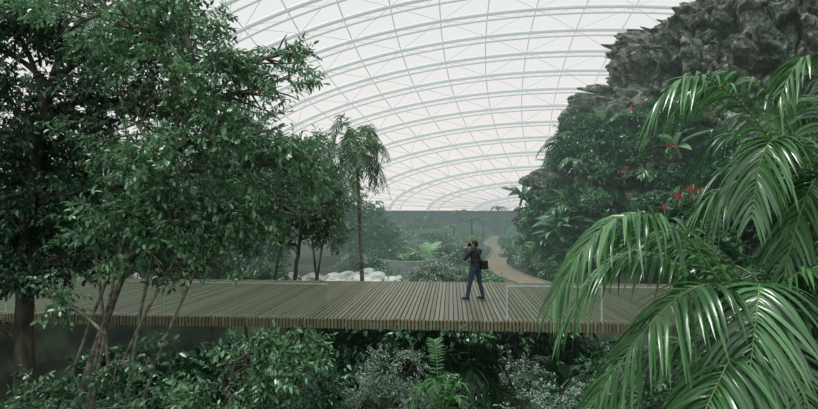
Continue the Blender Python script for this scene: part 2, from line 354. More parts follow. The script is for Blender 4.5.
# ------------------------------------------------------------------ palms
def blade(acc, P, S, Nn, w, m, fold=.25):
    n=len(P); V=np.stack([P+S*w[:,None]+Nn*w[:,None]*fold,P,P-S*w[:,None]+Nn*w[:,None]*fold],1)
    i=np.arange(n-1)[:,None]*3+np.arange(2)[None]
    acc.add(V,np.stack([i,i+1,i+4,i+3],-1),m)
def frond(acc, p0,p1,p2,p3, nl=40, ll=.7, lw=.05, droop=.55, rr=.014, t0=.12, seg=6, fwd=.5, lift=.15, jit=.08):
    C=bez(p0,p1,p2,p3,26); T=nrm(np.gradient(C,axis=0))
    tube(acc,C,np.linspace(rr,rr*.25,26),5,1)
    us=np.linspace(0,1,seg); prof=np.array([.35,.85,1,.9,.6,.03]) if seg==6 else np.interp(us,[0,.2,.5,.8,1],[.4,.95,1,.7,.03])
    for k in range(nl):
        t=t0+(1-t0)*k/(nl-1); idx=t*25; a=int(min(24,idx)); f=idx-a
        pt=C[a]*(1-f)+C[a+1]*f; tt=nrm(T[a]*(1-f)+T[a+1]*f)
        sd=np.cross(tt,[0,0,1.])
        if np.linalg.norm(sd)<.05: sd=np.array([1.,0,0])
        sd=nrm(sd); up=np.cross(sd,tt)
        Lk=ll*(math.sin(math.pi*(.13+.80*(t-t0)/(1-t0))))**.6
        for s in (-1,1):
            d=nrm(sd*s+tt*(fwd+.9*t**3)+up*(lift+R.normal(0,jit))+R.normal(0,jit*.7,3))
            L_=Lk*R.uniform(.85,1.1); dr=droop*R.uniform(.6,1.35)
            P=pt+d*L_*us[:,None]+np.array([0,0,-1.])*dr*L_*(us[:,None]**2)
            TT=nrm(np.gradient(P,axis=0)); S=nrm(np.cross(TT,up+R.normal(0,.3,3))); Nn=np.cross(S,TT)
            blade(acc,P,S,Nn,prof*lw*.5*(.6+.4*Lk/ll),0)
def palm(name, base, crown, fronds, trad, lm, label, group=None, cat='palm tree', **kw):
    base=np.array(base,float); c=np.array(crown,float)-base
    e=link(name,None,label=label,category=cat,loc=base.tolist(),group=group)
    A=Acc(); q=bez((0,0,0),c*[.0,.0,.35],c*[.7,.7,.7],c,24); rd=trad*(1+.06*(np.arange(24)%2))*np.linspace(1.15,.8,24); tube(A,q,rd,9)
    link('trunk',A.mesh('palm_trunk',[M_barkpale]),e)
    for f in fronds:
        A=Acc(); kk=dict(kw); kk.update(f[2] if len(f)>2 else {})
        p3=np.array(f[1],float)-base; pk=np.array(f[0],float)-base   # the rachis bends through pk
        cc=2*pk-.5*(c+p3); p1=c+(cc-c)*.667; p2=p3+(cc-p3)*.667
        frond(A,c,p1,p2,p3,**kk)
        link('frond',A.mesh('frond',[lm,M_rachis]),e)
    return e
palm('feather_palm',(3.9,5.4,-7),(3.55,5.4,1.2),[
 ((2.35,5.1,2.5),(1.35,4.9,1.65)),
 ((2.75,5.0,1.8),(1.6,4.8,.6)),
 ((2.9,4.7,1.2),(2.0,4.2,.0)),
 ((4.0,4.9,2.0),(4.7,4.4,.9)),
 ((3.3,4.9,1.8),(2.8,4.4,.5)),
 ((2.6,5.8,.9),(1.7,6.0,-.3)),
 ((3.2,6.0,2.3),(2.6,6.9,1.7)),
 ((4.4,5.6,2.1),(5.3,5.6,1.3)),
 ((2.8,5.0,.5),(1.8,4.8,-.7)),
 ((2.5,5.6,2.1),(1.7,5.8,1.2)),
 ((3.5,4.8,1.3),(3.4,4.3,.0)),
 ((4.1,5.0,1.5),(4.3,4.5,.2)),
 ],.05,M_palm,'arching feather palm with glossy drooping green leaflets',group='large feather palms',nl=56,ll=.6,lw=.041,droop=.75,jit=.12)
palm('feather_palm',(5.2,5.8,-7),(4.7,5.8,2.1),[
 ((3.35,5.6,3.9),(2.6,5.7,3.4),dict(ll=.48)),
 ((4.0,5.6,3.3),(3.5,5.3,2.5),dict(ll=.5)),
 ((4.1,6.2,4.1),(3.4,6.9,3.7),dict(ll=.5)),
 ((4.75,5.3,3.5),(4.6,4.8,2.5)),
 ((4.6,5.9,4.2),(4.1,5.9,3.5),dict(ll=.5)),
 ((5.2,5.4,3.4),(5.8,5.2,2.5)),
 ((4.5,5.1,2.4),(4.0,4.5,1.1)),
 ((4.3,5.4,2.0),(3.6,5.2,.8)),
 ((3.9,6.0,2.9),(3.2,6.3,2.1)),
 ((5.0,6.3,3.9),(5.0,7.2,3.3)),
 ((4.4,5.6,2.9),(3.9,5.4,1.9)),
 ],.055,M_palm,'tall feather palm with long arching fronds over the gully edge',group='large feather palms',nl=56,ll=.58,lw=.039,droop=.8,jit=.12)
def radial_palm(name, base, crown, n, ln, up, dn, trad, lm, label, group=None, cat='palm tree', ph0=0, var=.4, **kw):
    fr=[]
    for k in range(n):
        a=ph0+2.4*k+R.normal(0,.12); q=R.uniform(.7,1.15); hi=up*R.uniform(var,1.15)*(1 if k%3 else 1.4)
        d=np.array([math.cos(a),math.sin(a)])
        fr.append(((crown[0]+d[0]*ln*.55*q,crown[1]+d[1]*ln*.55*q,crown[2]+hi),(crown[0]+d[0]*ln*q,crown[1]+d[1]*ln*q,crown[2]+hi-dn*R.uniform(.5,1.3))))
    return palm(name,base,crown,fr,trad,lm,label,group,cat,**kw)
radial_palm('slender_palm',(-2.3,26,-3.4),(-2.6,26,5.35),32,1.6,1.3,1.5,.10,M_leafD,'tall slender palm with shaggy drooping crown behind boardwalk',nl=26,ll=.5,lw=.06,droop=.6,rr=.02,jit=.4,var=-.5)
radial_palm('feather_palm',(7.0,9.0,-7),(6.6,9.0,.5),12,2.2,.7,1.6,.07,M_palmd,'shaded dark green feather palm behind larger fronds',nl=36,ll=.7,lw=.05,droop=.75,ph0=.4)
radial_palm('feather_palm',(8.3,10.4,-7),(8.0,10.4,2.6),14,2.1,1.1,1.7,.07,M_palmd,'tall shaded feather palm near the cliff',nl=36,ll=.7,lw=.05,droop=.8,ph0=1.1)
radial_palm('tree_fern',(.62,10.4,-7),(.62,10.4,-1.85),11,.6,1.05,.35,.07,M_palm,'bright green tree fern with upright feathery fronds',cat='fern',nl=36,ll=.22,lw=.035,droop=.3,ph0=.8)
radial_palm('feather_palm',(1.7,16.2,-7),(1.7,16.2,-2.6),12,1.5,.8,1.2,.08,M_leafC,'small palm growing in shade beneath boardwalk',nl=30,ll=.55,lw=.06,droop=.6)
radial_palm('tree_fern',(-4.6,6.6,-7),(-3.6,6.6,-1.1),10,1.0,.5,.6,.06,M_palm,'low fern with pale fronds under the shrubs',cat='fern',nl=34,ll=.3,lw=.035,droop=.3)
radial_palm('feather_palm',(5.0,14.9,-7),(4.9,11.2,-1.9),10,1.7,.5,1.3,.07,M_palmd,'dark feather palm rising beside boardwalk edge',nl=30,ll=.55,lw=.05,droop=.6)

# ------------------------------------------------------------------ plant library
def shrub_mesh(nm, r, n, m, ll, lw, lm, stems=7, clump=0):
    L=Acc()
    for _ in range(stems):
        e_=rdir(1)[0]*np.array([r*.8,r*.8,r*.5])+np.array([0,0,r*.9])
        tube(L,bez((0,0,-.2*r),(0,0,.3*r),e_*.7,e_,6),np.linspace(.05*r,.015*r,6),5,1)
    for k in range(5):
        c=np.array([R.normal(0,.35*r),R.normal(0,.35*r),r*(.65+.3*R.random())])
        foliage(L,L,c,(r*.68,r*.68,r*.58),n//5,m,ll,lw,.35*r,wmi=1,twr=.012*r,clump=clump)
    return L.mesh(nm,[lm,M_bark])
def rosette_mesh(nm,n,ln,wd,lm,el=(50,80),droop=.7,flower=None):
    L=Acc(); u=np.linspace(0,1,9); prof=np.interp(u,[0,.15,.2,.45,.8,1],[.06,.08,.55,1,.7,.02])
    for k in range(n):
        a=k*2.4+R.normal(0,.2); e_=math.radians(R.uniform(*el)); q=R.uniform(.7,1.1)*ln
        d=np.array([math.cos(a)*math.cos(e_),math.sin(a)*math.cos(e_),math.sin(e_)])
        h=np.array([math.cos(a),math.sin(a),0])
        P=d*q*u[:,None]+(h*.35-np.array([0,0,1.])*droop)*q*(u[:,None]**2.2)*.6
        T=nrm(np.gradient(P,axis=0)); S=nrm(np.cross(T,[0,0,1.])+R.normal(0,.1,3)); Nn=np.cross(S,T)
        blade(L,P,S,Nn,prof*wd*.5*q/ln,0,.22)
    tube(L,[(0,0,-.3*ln),(0,0,.15*ln)],.05*ln,6,1)
    if flower:
        for k in range(flower):
            a=k*2.1; c=np.array([math.cos(a)*.35*ln,math.sin(a)*.35*ln,ln*.75+.1*ln*(k%3)])
            tube(L,bez((0,0,0),(0,0,ln*.3),c*.8,c,5),.012*ln,4,1)
            dd=rdir(12)+np.array([0,0,.6]); leaves(L,np.repeat(c[None],12,0),dd,.24*ln,.08*ln,2)
    return L.mesh(nm,[lm,M_rachis,M_red])
def palmlet_mesh(nm,n,ln,lm):
    L=Acc()
    for k in range(n):
        a=k*2.4+R.normal(0,.15); h=np.array([math.cos(a),math.sin(a),0]); q=R.uniform(.8,1.1)*ln
        frond(L,(0,0,0),h*q*.2+np.array([0,0,q*.5]),h*q*.6+np.array([0,0,q*.75]),h*q+np.array([0,0,q*.25]),nl=18,ll=q*.32,lw=.05*q,droop=.4,rr=.012*q,seg=4)
    return L.mesh(nm,[lm,M_rachis])
SH_d=[shrub_mesh('shrub_dark',1.,200,9,.21,.10,M_cliffleaf,clump=9) for _ in range(3)]
SH_m=[shrub_mesh('shrub_mid',1.,200,9,.18,.08,M_leafC,clump=9) for _ in range(2)]
SH_g=[shrub_mesh('shrub_grey',1.,260,9,.14,.055,M_grey,clump=12) for _ in range(2)]
SH_b=[shrub_mesh('shrub_bright',1.,180,9,.2,.10,M_cliffbright,clump=8) for _ in range(2)]
RO_b=[rosette_mesh('banana',11,1.,.26,M_banana,(45,85)) for _ in range(2)]
RO_c=[rosette_mesh('heliconia',16,1.,.2,M_cliffleaf,(25,80)) for _ in range(2)]+[rosette_mesh('heliconia_bright',13,1.,.24,M_cliffbright,(20,80)) for _ in range(2)]
RO_f=[rosette_mesh('bromeliad',14,1.,.17,M_cliffleaf,(25,75),flower=4)]
RO_r=[rosette_mesh('cordyline',14,1.,.10,M_red,(35,85),droop=.5)]
PL=[palmlet_mesh('palmlet',10,1.,M_palmd),palmlet_mesh('palmlet',12,1.,M_leafC)]
def put(name,me,loc,s,label,cat,group,tilt=0):
    return link(name,me,label=label,category=cat,group=group,loc=loc,rot=(R.normal(0,.08)+tilt,R.normal(0,.08),R.uniform(0,6.28)),scale=s)

# ------------------------------------------------------------------ cliff
m,nt,out=newmat('cliff_rock'); N=nt.nodes; L=nt.links
tc=N.new('ShaderNodeTexCoord')
n1=N.new('ShaderNodeTexNoise'); n1.inputs['Scale'].default_value=.3; n1.inputs['Detail'].default_value=12; n1.inputs['Roughness'].default_value=.65
n2=N.new('ShaderNodeTexNoise'); n2.inputs['Scale'].default_value=1.5; n2.inputs['Detail'].default_value=15; n2.inputs['Roughness'].default_value=.8; n2.inputs['Distortion'].default_value=.3
L.new(tc.outputs['Object'],n1.inputs[0]); L.new(tc.outputs['Object'],n2.inputs[0])
r1=N.new('ShaderNodeValToRGB'); e=r1.color_ramp.elements; e[0].position=.39; e[0].color=(.045,.056,.047,1); e[1].position=.61; e[1].color=(.56,.58,.52,1); q=e.new(.5); q.color=(.25,.27,.24,1)
L.new(n2.outputs['Fac'],r1.inputs[0])
r2=N.new('ShaderNodeValToRGB'); e=r2.color_ramp.elements; e[0].position=.46; e[0].color=(0,0,0,1); e[1].position=.60; e[1].color=(.75,.75,.75,1)
L.new(n1.outputs['Fac'],r2.inputs[0])
mm=N.new('ShaderNodeMixRGB'); mm.inputs[2].default_value=(.07,.115,.07,1); L.new(r2.outputs[0],mm.inputs[0]); L.new(r1.outputs[0],mm.inputs[1])
b=N.new('ShaderNodeBump'); b.inputs['Strength'].default_value=.8; b.inputs['Distance'].default_value=.5; L.new(n2.outputs['Fac'],b.inputs['Height'])
p=N.new('ShaderNodeBsdfPrincipled'); p.inputs['Roughness'].default_value=.9; L.new(mm.outputs[0],p.inputs['Base Color']); L.new(b.outputs[0],p.inputs['Normal'])
L.new(painted_haze(nt,p.outputs[0],.006),out.inputs[0]); M_rock=m
PZ=[-4,-1.2,1.5,3.6,7.3,9.5,11.3,13.8,15.7,17.9,19.6,20.5]; PX=[11.3,11.0,10.4,10.4,12.4,14.3,15.0,14.8,16.4,21.5,27,34]
def cliff_pt(phi,z):
    rx=37-float(np.interp(z,PZ,PX)); ry=8.5*max(.15,min(1,rx/20))+(3.5 if z<8 else 3.5-(z-8)*.25)
    c,s=math.cos(phi),math.sin(phi)
    p=Vector((37+rx*math.copysign(abs(c)**.75,c),41+ry*math.copysign(abs(s)**.75,s),z))
    d=noise.ridged_multi_fractal(p*.16,.9,2.1,7,1.0,2.0)*1.2-1.3
    zz=p.z+.3*p.x
    # blocky fractured cells: each cell steps in or out, with sharp joints between
    def cell(q,amp,joint):
        f,pts=noise.voronoi(q,distance_metric='DISTANCE')
        h=noise.cell(pts[0]*7.3)
        return h*amp-joint*max(0,.12-(f[1]-f[0]))/.12
    wx=noise.noise(p*.5)*.8
    d+=cell(Vector((p.x*.36+wx,p.y*.36,zz*.24)),1.5,.5)
    d+=cell(Vector((p.x*.9+wx*.6,p.y*.9,zz*.62)),.7,.3)
    d+=cell(Vector((p.x*2.0,p.y*2.0,zz*1.5+wx)),.28,.12)
    d+=noise.noise(p*.9)*.3+abs(noise.noise(p*2.5))*.25+abs(noise.noise(p*5))*.14
    nn=Vector((c*.8,s,0.15)).normalized()
    return p+nn*d*.9
nu,nv=440,240
V=np.zeros((nv,nu,3)); zs=np.linspace(-5,20.4,nv)
for a in range(nv):
    for b_ in range(nu):
        V[a,b_]=cliff_pt(math.pi*.9+(math.pi*.72)*b_/(nu-1),zs[a])
A=Acc(); i=np.arange(nv-1)[:,None]*nu+np.arange(nu-1)[None]
A.add(V,np.stack([i,i+1,i+nu+1,i+nu],-1))
top=V[-1]; cc=top.mean(0)+[0,3,.6]; A.add(np.concatenate([top,top*.4+cc*.6]),[[k,k+1,nu+k+1,nu+k] for k in range(nu-1)])
link('rock_cliff',A.mesh('rock_cliff',[M_rock],False),label='towering grey weathered rock cliff with mossy lower face',category='cliff')

cnt=0; tries=0
while cnt<180 and tries<4000:
    tries+=1
    phi=math.pi*(.96+.54*R.random()); z=R.uniform(-1.5,10.4)
    P=cliff_pt(phi,z)
    if P.x>24: continue
    if z>9.2-max(0,(P.x-16))*.42: continue
    s=R.uniform(.6,1.3); k=R.random()
    loc=(P.x-.1,P.y-.25-R.random()*1.2,P.z-.35*s)
    if k<.26: put('cliff_shrub',SH_d[cnt%3],loc,s*1.1,'dark leafy shrub clinging to cliff face','shrub','cliff shrubs',.3)
    elif k<.40: put('cliff_shrub',SH_b[cnt%2],loc,s*.8,'bright green leafy shrub clinging to cliff face','shrub','cliff shrubs',.3)
    elif k<.80: put('heliconia_plant',RO_c[(0,2,1,3)[cnt%4]],loc,s*1.9,'broad-leaved tropical plant growing from cliff ledge','plant','broad-leaved cliff plants',.5)
    elif k<.93: put('feather_fern',PL[cnt%2],loc,s*1.8,'fern with arching fronds on cliff ledge','fern','cliff ferns',.3)
    else: put('cliff_shrub',SH_m[cnt%2],loc,s,'mid-green leafy shrub clinging to cliff face','shrub','cliff shrubs',.3)
    cnt+=1
for (phi,z,s) in ((1.12,11.2,.7),(1.2,12.6,.5),(1.3,11.8,.6),(1.36,13.2,.6),(1.24,14.6,.5)):
    P=cliff_pt(math.pi*phi,z); put('cliff_shrub',SH_m[0],(P.x,P.y-.2,P.z-.2),s,'small shrub rooted in crack of bare rock','shrub','cliff shrubs',.3)
for (x,y,z,s) in ((12.1,23.2,3.6,.75),(12.8,23.4,3.9,.85),(11.6,23.6,3.2,.55)):
    put('red_cordyline',RO_r[0],(x,y,z-.5),s,'plant with upright crimson-red strap leaves','plant','red-leaved plants')
for (x,y,z,s) in ((13.4,30.5,9.0,.8),(12.4,24.5,2.2,.6),(11.8,28.5,5.2,.6),(10.9,27.5,2.6,.6),(13.6,27,6.4,.6)):
    put('red_bromeliad',RO_f[0],(x,y,z-.8),s,'flowering plant with bright red blooms on leafy bank','flower','red flowering plants')
for (x,y,z,s) in ((12.4,25.5,1.4,1.5),(13.4,26,1.9,1.7),(15,26.5,1.2,1.9),(12.4,27,.2,1.6),(13.6,24,-.2,1.8),(16.4,25,1.5,2),(18,26,3.4,2),(12.2,29,1,1.3)):
    put('cliff_shrub',SH_d[int(x*7)%3],(x,y,z-.6),s,'dark leafy shrub at the foot of the cliff','shrub','cliff shrubs')
    put('heliconia_plant',RO_c[int(x*5)%4],(x+.5,y-.7,z-.3),s*1.1,'broad-leaved tropical plant at cliff foot','plant','broad-leaved cliff plants')

# ------------------------------------------------------------------ planting under and behind the bridge
for (x,y,s,t) in ((-.3,21.3,1.7,'g'),(1.4,21.6,1.5,'g'),(-1.9,22,1.6,'d'),(3.3,21.5,1.6,'m'),(4.9,22,1.8,'g'),(6.8,21.5,2.0,'d'),(-4,22,2.0,'d'),(-6.2,22.5,2.0,'m'),(-8.5,22,2.2,'d'),(-11.4,22,2.2,'d'),
                  (0,24.2,1.7,'d'),(2.2,24.4,1.8,'d'),(4.3,24.5,1.8,'m'),(6.4,24.5,1.8,'d'),(-2.2,24.4,1.7,'d'),(-4.2,24.6,1.7,'m'),(8,23,1.7,'d'),
                  (2.7,18.0,1.5,'d'),(-2.9,18,1.7,'m'),(5.6,17.5,1.8,'d'),(-5.5,17,1.8,'d'),(-8,16.5,2.2,'m')):
    z=gzf(x,y)
    me={'g':SH_g,'d':SH_d,'m':SH_m}[t][int(abs(x*3))%2]
    lb={'g':'pale grey-green small-leaved shrub in gully below boardwalk','d':'dark leafy shrub in gully below boardwalk','m':'green leafy shrub in gully below boardwalk'}[t]
    put('gully_shrub',me,(x,y,z+.2),s,lb,'shrub','gully shrubs')
for (x,y,z,s,q) in ((3.4,15.5,-3.6,1.8,RO_c[2]),(-2.6,16,-3.4,1.8,RO_c[0]),(5.0,17,-3.2,1.9,RO_c[3]),(-.9,17.5,-4.2,1.7,RO_c[2])):
    e=link('stemmed_gully_plant',None,label='broad-leaved plant on tall stem in shade beneath boardwalk',category='plant',group='stemmed gully plants',loc=(x,y,-7))
    A=Acc(); tube(A,[(0,0,0),(.05,0,(z+7)*.5),(0,0,z+7)],[.08,.06,.05],6); link('stem',A.mesh('stem',[M_bark]),e)
    link('leaf_crown',q,e,loc=(0,0,z+7),scale=s)
tree('silvery_shrub',[(-.9,11.9,-7),(-.8,11.8,-4.5),(-.6,11.7,-2.2)],.06,
 [(-.35,11.5,-.95,.6),(.25,11.6,-1.6,.6),(-.9,11.6,-1.6,.6),(-.2,11.4,-2.1,.7),(.1,11.6,-.8,.4)],260,11,.07,.028,M_grey,M_bark,'pale silvery-green fine-leaved shrub below boardwalk edge',cat='shrub',tw=.32,limb=.022,twr=.004,clump=16)
tree('gully_bush',[(-1.9,11.4,-7),(-1.9,11.4,-4),(-1.9,11.4,-1.8)],.06,
 [(-1.9,11.2,-1.2,.6),(-2.6,11.3,-1.9,.7),(-1.3,11.2,-2.2,.5)],150,11,.11,.05,M_leafB,M_bark,'dark leafy bush below boardwalk edge',cat='shrub',tw=.35,limb=.025,twr=.004)
tree('gully_bush',[(2.9,11.4,-7),(2.9,11.4,-4),(2.7,11.4,-2.2)],.06,
 [(2.5,11.2,-1.7,.6),(3.3,11.3,-1.4,.65),(2.0,11.2,-2.4,.5)],170,11,.085,.035,M_grey,M_bark,'pale fine-leaved bush below boardwalk edge',cat='shrub',tw=.35,limb=.025,twr=.004,clump=11)
for (x,y,s,t) in ((1.5,28.4,1.4,'g'),(2.9,28.8,1.25,'g'),(.3,28.8,1.0,'g'),(4.2,29.3,.8,'b'),(-1.4,28.8,.6,'m'),(-3.8,28.6,.7,'b'),(-5.8,29.2,.8,'g'),(-7.6,29,1.5,'m'),(-10,30,1.7,'d'),(-12.5,29,1.9,'m'),(5.0,31.5,.7,'m'),(.4,34,.7,'b'),(3.4,35,.8,'g'),(4.9,36,.9,'b'),(5.0,42,1.0,'m'),(10.4,46,1.1,'b'),(11,54,1.2,'m'),(-1.6,36.5,.8,'b'),(-4.6,37,.9,'g'),(9.6,36,.9,'b'),(10,32.5,.9,'m')):
    put('bedding_shrub',{'g':SH_g,'d':SH_d,'m':SH_m,'b':SH_b}[t][0],(x,y,gzf(x,y)-.1),s,{'g':'pale grey-green rounded shrub beyond boardwalk','d':'dark rounded shrub beyond boardwalk','m':'green rounded shrub beyond boardwalk','b':'bright green rounded shrub beyond boardwalk'}[t],'shrub','bedding shrubs')
put('banana_plant',RO_b[0],(1.7,49,-2.2),3.8,'pale banana plant with broad upright leaves','plant','banana plants')
put('banana_plant',RO_b[1],(4.0,56,-2.2),2.4,'pale banana plant with broad upright leaves','plant','banana plants')
put('banana_plant',RO_b[0],(-.1,48,-2.2),2.4,'pale banana plant with broad upright leaves','plant','banana plants')
put('banana_plant',RO_b[1],(3.4,48,-2.2),2.2,'pale banana plant with broad upright leaves','plant','banana plants')
PY=[26,28,30,32,35,38,44,50,56,62,70,80,95,112]; PXX=[10.0,9.0,8.2,7.6,7.0,6.8,7.2,8.2,9.8,11.0,11.6,12.4,15.4,20]
def near_wall(x,y,s): return (abs(y-41.5)<2.6+s and -5.5<x<5) or (abs(y-62)<4+s and 2<x<11)
k=0; tries=0
while k<120 and tries<3000:
    tries+=1
    y=R.uniform(36,120); x=R.uniform(-.13,.2)*y+(1.5 if y<60 else 3)
    s=R.uniform(.6,1.15)*(1+(y-40)/65); t=R.random()
    if abs(x-np.interp(y,PY,PXX))<1.3+s or near_wall(x,y,s): continue
    if t<.25: put('distant_shrub',SH_m[k%2],(x,y,gzf(x,y)-.2),s,'misty green shrub in distant bed','shrub','distant shrubs')
    elif t<.48: put('distant_shrub',SH_g[k%2],(x,y,gzf(x,y)-.2),s,'misty grey-green shrub in distant bed','shrub','distant shrubs')
    elif t<.74: put('distant_shrub',SH_b[k%2],(x,y,gzf(x,y)-.2),s,'misty bright green shrub in distant bed','shrub','distant shrubs')
    elif t<.8: put('distant_shrub',SH_d[k%3],(x,y,gzf(x,y)-.2),s*1.1,'dark shrub in distant bed','shrub','distant shrubs')
    else: put('small_palm',PL[k%2],(x,y,gzf(x,y)),s*1.6,'small palm in distant bed','palm tree','distant small palms')
    k+=1
for (x,y,h,s) in ((9.6,100,4.6,1.8),(17.8,104,5.4,1.7),(12.5,88,3.2,1.7),(1.5,112,3.6,1.6),(6.5,76,2.4,1.5),(8.4,70,3.6,1.5)):
    e=link('distant_palm',None,label='small distant palm silhouetted against perimeter wall',category='palm tree',group='distant palms',loc=(x,y,-2.2))
    A=Acc(); tube(A,[(0,0,0),(.1,0,h*.5),(0,0,h)],[.2,.15,.12],7); link('trunk',A.mesh('trunk',[M_bark]),e)
    link('crown',PL[0],e,loc=(0,0,h),scale=s,rot=(.1,.1,x))
M_path=noisemat('path_gravel',(0.15,0.128,0.092),(0.24,0.205,0.155),3,.9,.3)
M_kerb=noisemat('path_kerb',(0.18,0.17,0.14),(0.25,0.23,0.19),3,.9,.2)
path=link('garden_path',None,label='winding brown gravel path with low timber kerb',category='path')
yy=np.linspace(26,112,110); cx=np.interp(yy,PY,PXX); cx=np.convolve(np.pad(cx,4,'edge'),np.ones(9)/9,'valid'); w=.95
zg=np.array([gzf(a,b) for a,b in zip(cx,yy)])
dx_=np.gradient(cx,yy); nx_=1/np.sqrt(1+dx_**2); ny_=-dx_*nx_
def strip(prof,mat,nm):
    A=Acc(); V=np.stack([np.stack([cx+o*nx_,yy+o*ny_,zg+z],-1) for o,z in prof]); i=np.arange(len(prof)-1)[:,None]*110+np.arange(109)[None]
    A.add(V,np.stack([i,i+1,i+111,i+110],-1)); link(nm,A.mesh(nm,[mat],False),path)
strip(((-w,-.3),(-w,.35),(w,.35),(w,-.3)),M_path,'path_surface')
strip(((-w-.10,-.3),(-w-.10,.46),(-w,.46),(-w,-.3)),M_kerb,'kerb'); strip(((w,-.3),(w,.44),(w+.10,.44),(w+.10,-.3)),M_kerb,'kerb')
M_stone=noisemat('pale_stone',(0.22,0.24,0.22),(0.56,0.58,0.53),1.6,.85,.5)
M_stone2=noisemat('terrace_stone',(0.24,0.26,0.25),(0.44,0.46,0.43),1.6,.85,.3)
def lowwall(P,h,th,label):
    A=Acc(); V=[]
    for (o,z) in ((0,-.4),(0,h),(th,h),(th,-.4)): V.append(P+[0,o,0]+np.array([[0,0,gzf(a,b)+z] for a,b,_ in P]))
    i=np.arange(3)[:,None]*30+np.arange(29)[None]; A.add(np.stack(V),np.stack([i,i+1,i+31,i+30],-1))
    link('terrace_wall',A.mesh('terrace_wall',[M_stone2],False),label=label,category='low wall')
lowwall(bez((-4.2,43.5,0),(-1.5,39,0),(1.6,40,0),(3.4,45,0),30),1.1,.3,'low curved pale stone terrace wall')
lowwall(bez((3.4,63,0),(5.5,59,0),(7.4,60,0),(8.4,66,0),30),1.2,.3,'low curved stone wall by distant path')
def boulder(loc,s,label='pale rounded boulder among planting'):
    bm=bmesh.new(); bmesh.ops.create_icosphere(bm,subdivisions=4,radius=1)
    o=Vector((R.uniform(-9,9),R.uniform(-9,9),0))
    for v in bm.verts:
        d=noise.noise(v.co*.9+o)*.4+noise.noise(v.co*2.3+o)*.16+abs(noise.noise(v.co*5+o))*.08
        f=noise.voronoi(v.co*1.1+o,distance_metric='DISTANCE')[0]; d+=(f[1]-f[0])*.25
        v.co*=1+d; v.co.z*=.6
    me=bpy.data.meshes.new('boulder'); bm.to_mesh(me); bm.free(); me.materials.append(M_stone)
    link('boulder',me,label=label,category='rock',group='boulders',loc=loc,scale=s,rot=(0,0,R.uniform(0,6)))
for (x,y,s) in ((-2.2,30.5,1.1),(-4.0,31.2,1.1),(-.5,32.0,.8),(-5.7,31.8,.9),(-7.2,31.4,.9),(-15.6,27.5,1.5),(-13.2,28,1.0),(-8.9,31.5,.8),(1.4,33,.5),(-2.9,35.5,.8),(3,38,.6)):
    boulder((x,y,gzf(x,y)+.5*s),s)
tree('gully_tree',[(5.6,9.6,-7),(5.5,9.6,-2.6),(5.4,9.7,-1)],.09,
 [(4.6,10,-1.3,.8),(5.8,10,-.9,1.0),(7,10,-.3,1.1),(8.2,10,.6,1.2),(7.6,10,-1,1.1),(3.9,10,-2,.8),(8.4,10,1.9,1)],
 130,12,.15,.07,M_leafB,M_bark,'shaded dark shrub tree below the palms',cat='tree',tw=.5,limb=.05)

# ------------------------------------------------------------------ person
def plainmat(name,c,rough=.8,bump=.15,scale=40):
    return noisemat(name,tuple(x*.8 for x in c),tuple(x*1.2 for x in c),scale,rough,bump,hz=False)
M_skin=plainmat('skin',(.40,.25,.18),.5,.02); M_jk=plainmat('jacket_cloth',(.022,.029,.029)); M_jean=plainmat('dark_denim',(.032,.052,.078))
M_shoe=plainmat('shoe_leather',(.02,.02,.02),.5); M_sole=plainmat('shoe_sole',(.12,.12,.11)); M_hair=plainmat('hair_dark',(.016,.012,.01),.6,.5,90)
M_cam=plainmat('camera_black',(.015,.015,.016),.4,.02); M_bag=plainmat('bag_fabric',(.016,.016,.018)); M_eye=plainmat('eye',(.3,.3,.3),.2,0)
class Body:
    def __init__(s): s.bm=bmesh.new()
    def ell(s,c,r,rot=None,sub=3):
        Mx=Matrix.Translation(Vector(c))
        if rot: Mx=Mx@Matrix.Rotation(rot[0],4,rot[1])
        bmesh.ops.create_icosphere(s.bm,subdivisions=sub,radius=1,matrix=Mx@Matrix.Diagonal((*r,1)))
    def limb(s,pts,sub=2,flat=None):
        for (a,ra),(b,rb) in zip(pts[:-1],pts[1:]):
            a=Vector(a);b=Vector(b);d=(b-a).length; n=max(2,int(d/(min(ra,rb)*.35)))
            for k in range(n+1):
                t=k/n; r=ra*(1-t)+rb*t
                s.ell(a.lerp(b,t),(r,r,r) if not flat else (r*flat[0],r*flat[1],r*flat[2]),sub=sub)
    def done(s,name,mat,parent,vox,label=None,smooth=2):
        me=bpy.data.meshes.new(name); s.bm.to_mesh(me); s.bm.free()
        o=bpy.data.objects.new('tmp',me); COL.objects.link(o)
        m=o.modifiers.new('r','REMESH'); m.mode='VOXEL'; m.voxel_size=vox; m.use_smooth_shade=True
        if smooth: q=o.modifiers.new('s','SMOOTH'); q.iterations=smooth; q.factor=.5
        dg=bpy.context.evaluated_depsgraph_get(); me2=bpy.data.meshes.new_from_object(o.evaluated_get(dg))
        bpy.data.objects.remove(o); me2.name=name; me2.materials.clear(); me2.materials.append(mat)
        return link(name,me2,parent,label=label)
PLOC=(1.95,15.35,0.0); PROT=math.radians(-46)
per=link('person',None,label='standing person in dark jacket and jeans raising a camera',category='person',loc=PLOC,rot=(0,0,PROT))
LS=(0.0,-.18,1.43); LE=(-.17,-.27,1.20); LW=(-.27,-.07,1.50)
RS=(0.02,.18,1.43); RE=(-.13,.30,1.24); RW=(-.20,.115,1.535)
LH=(.0,-.10,.90); LK=(-.06,-.17,.50); LA=(-.12,-.20,.09)
RH=(.02,.10,.90); RK=(.03,.18,.50); RA=(.10,.24,.09)
b=Body()
b.ell((0,0,.95),(.11,.15,.13)); b.ell((0,0,1.12),(.10,.135,.14)); b.ell((0,0,1.30),(.115,.165,.17)); b.limb([((0,0,1.42),.075),((-.02,0,1.53),.055),((-.03,0,1.58),.055)])
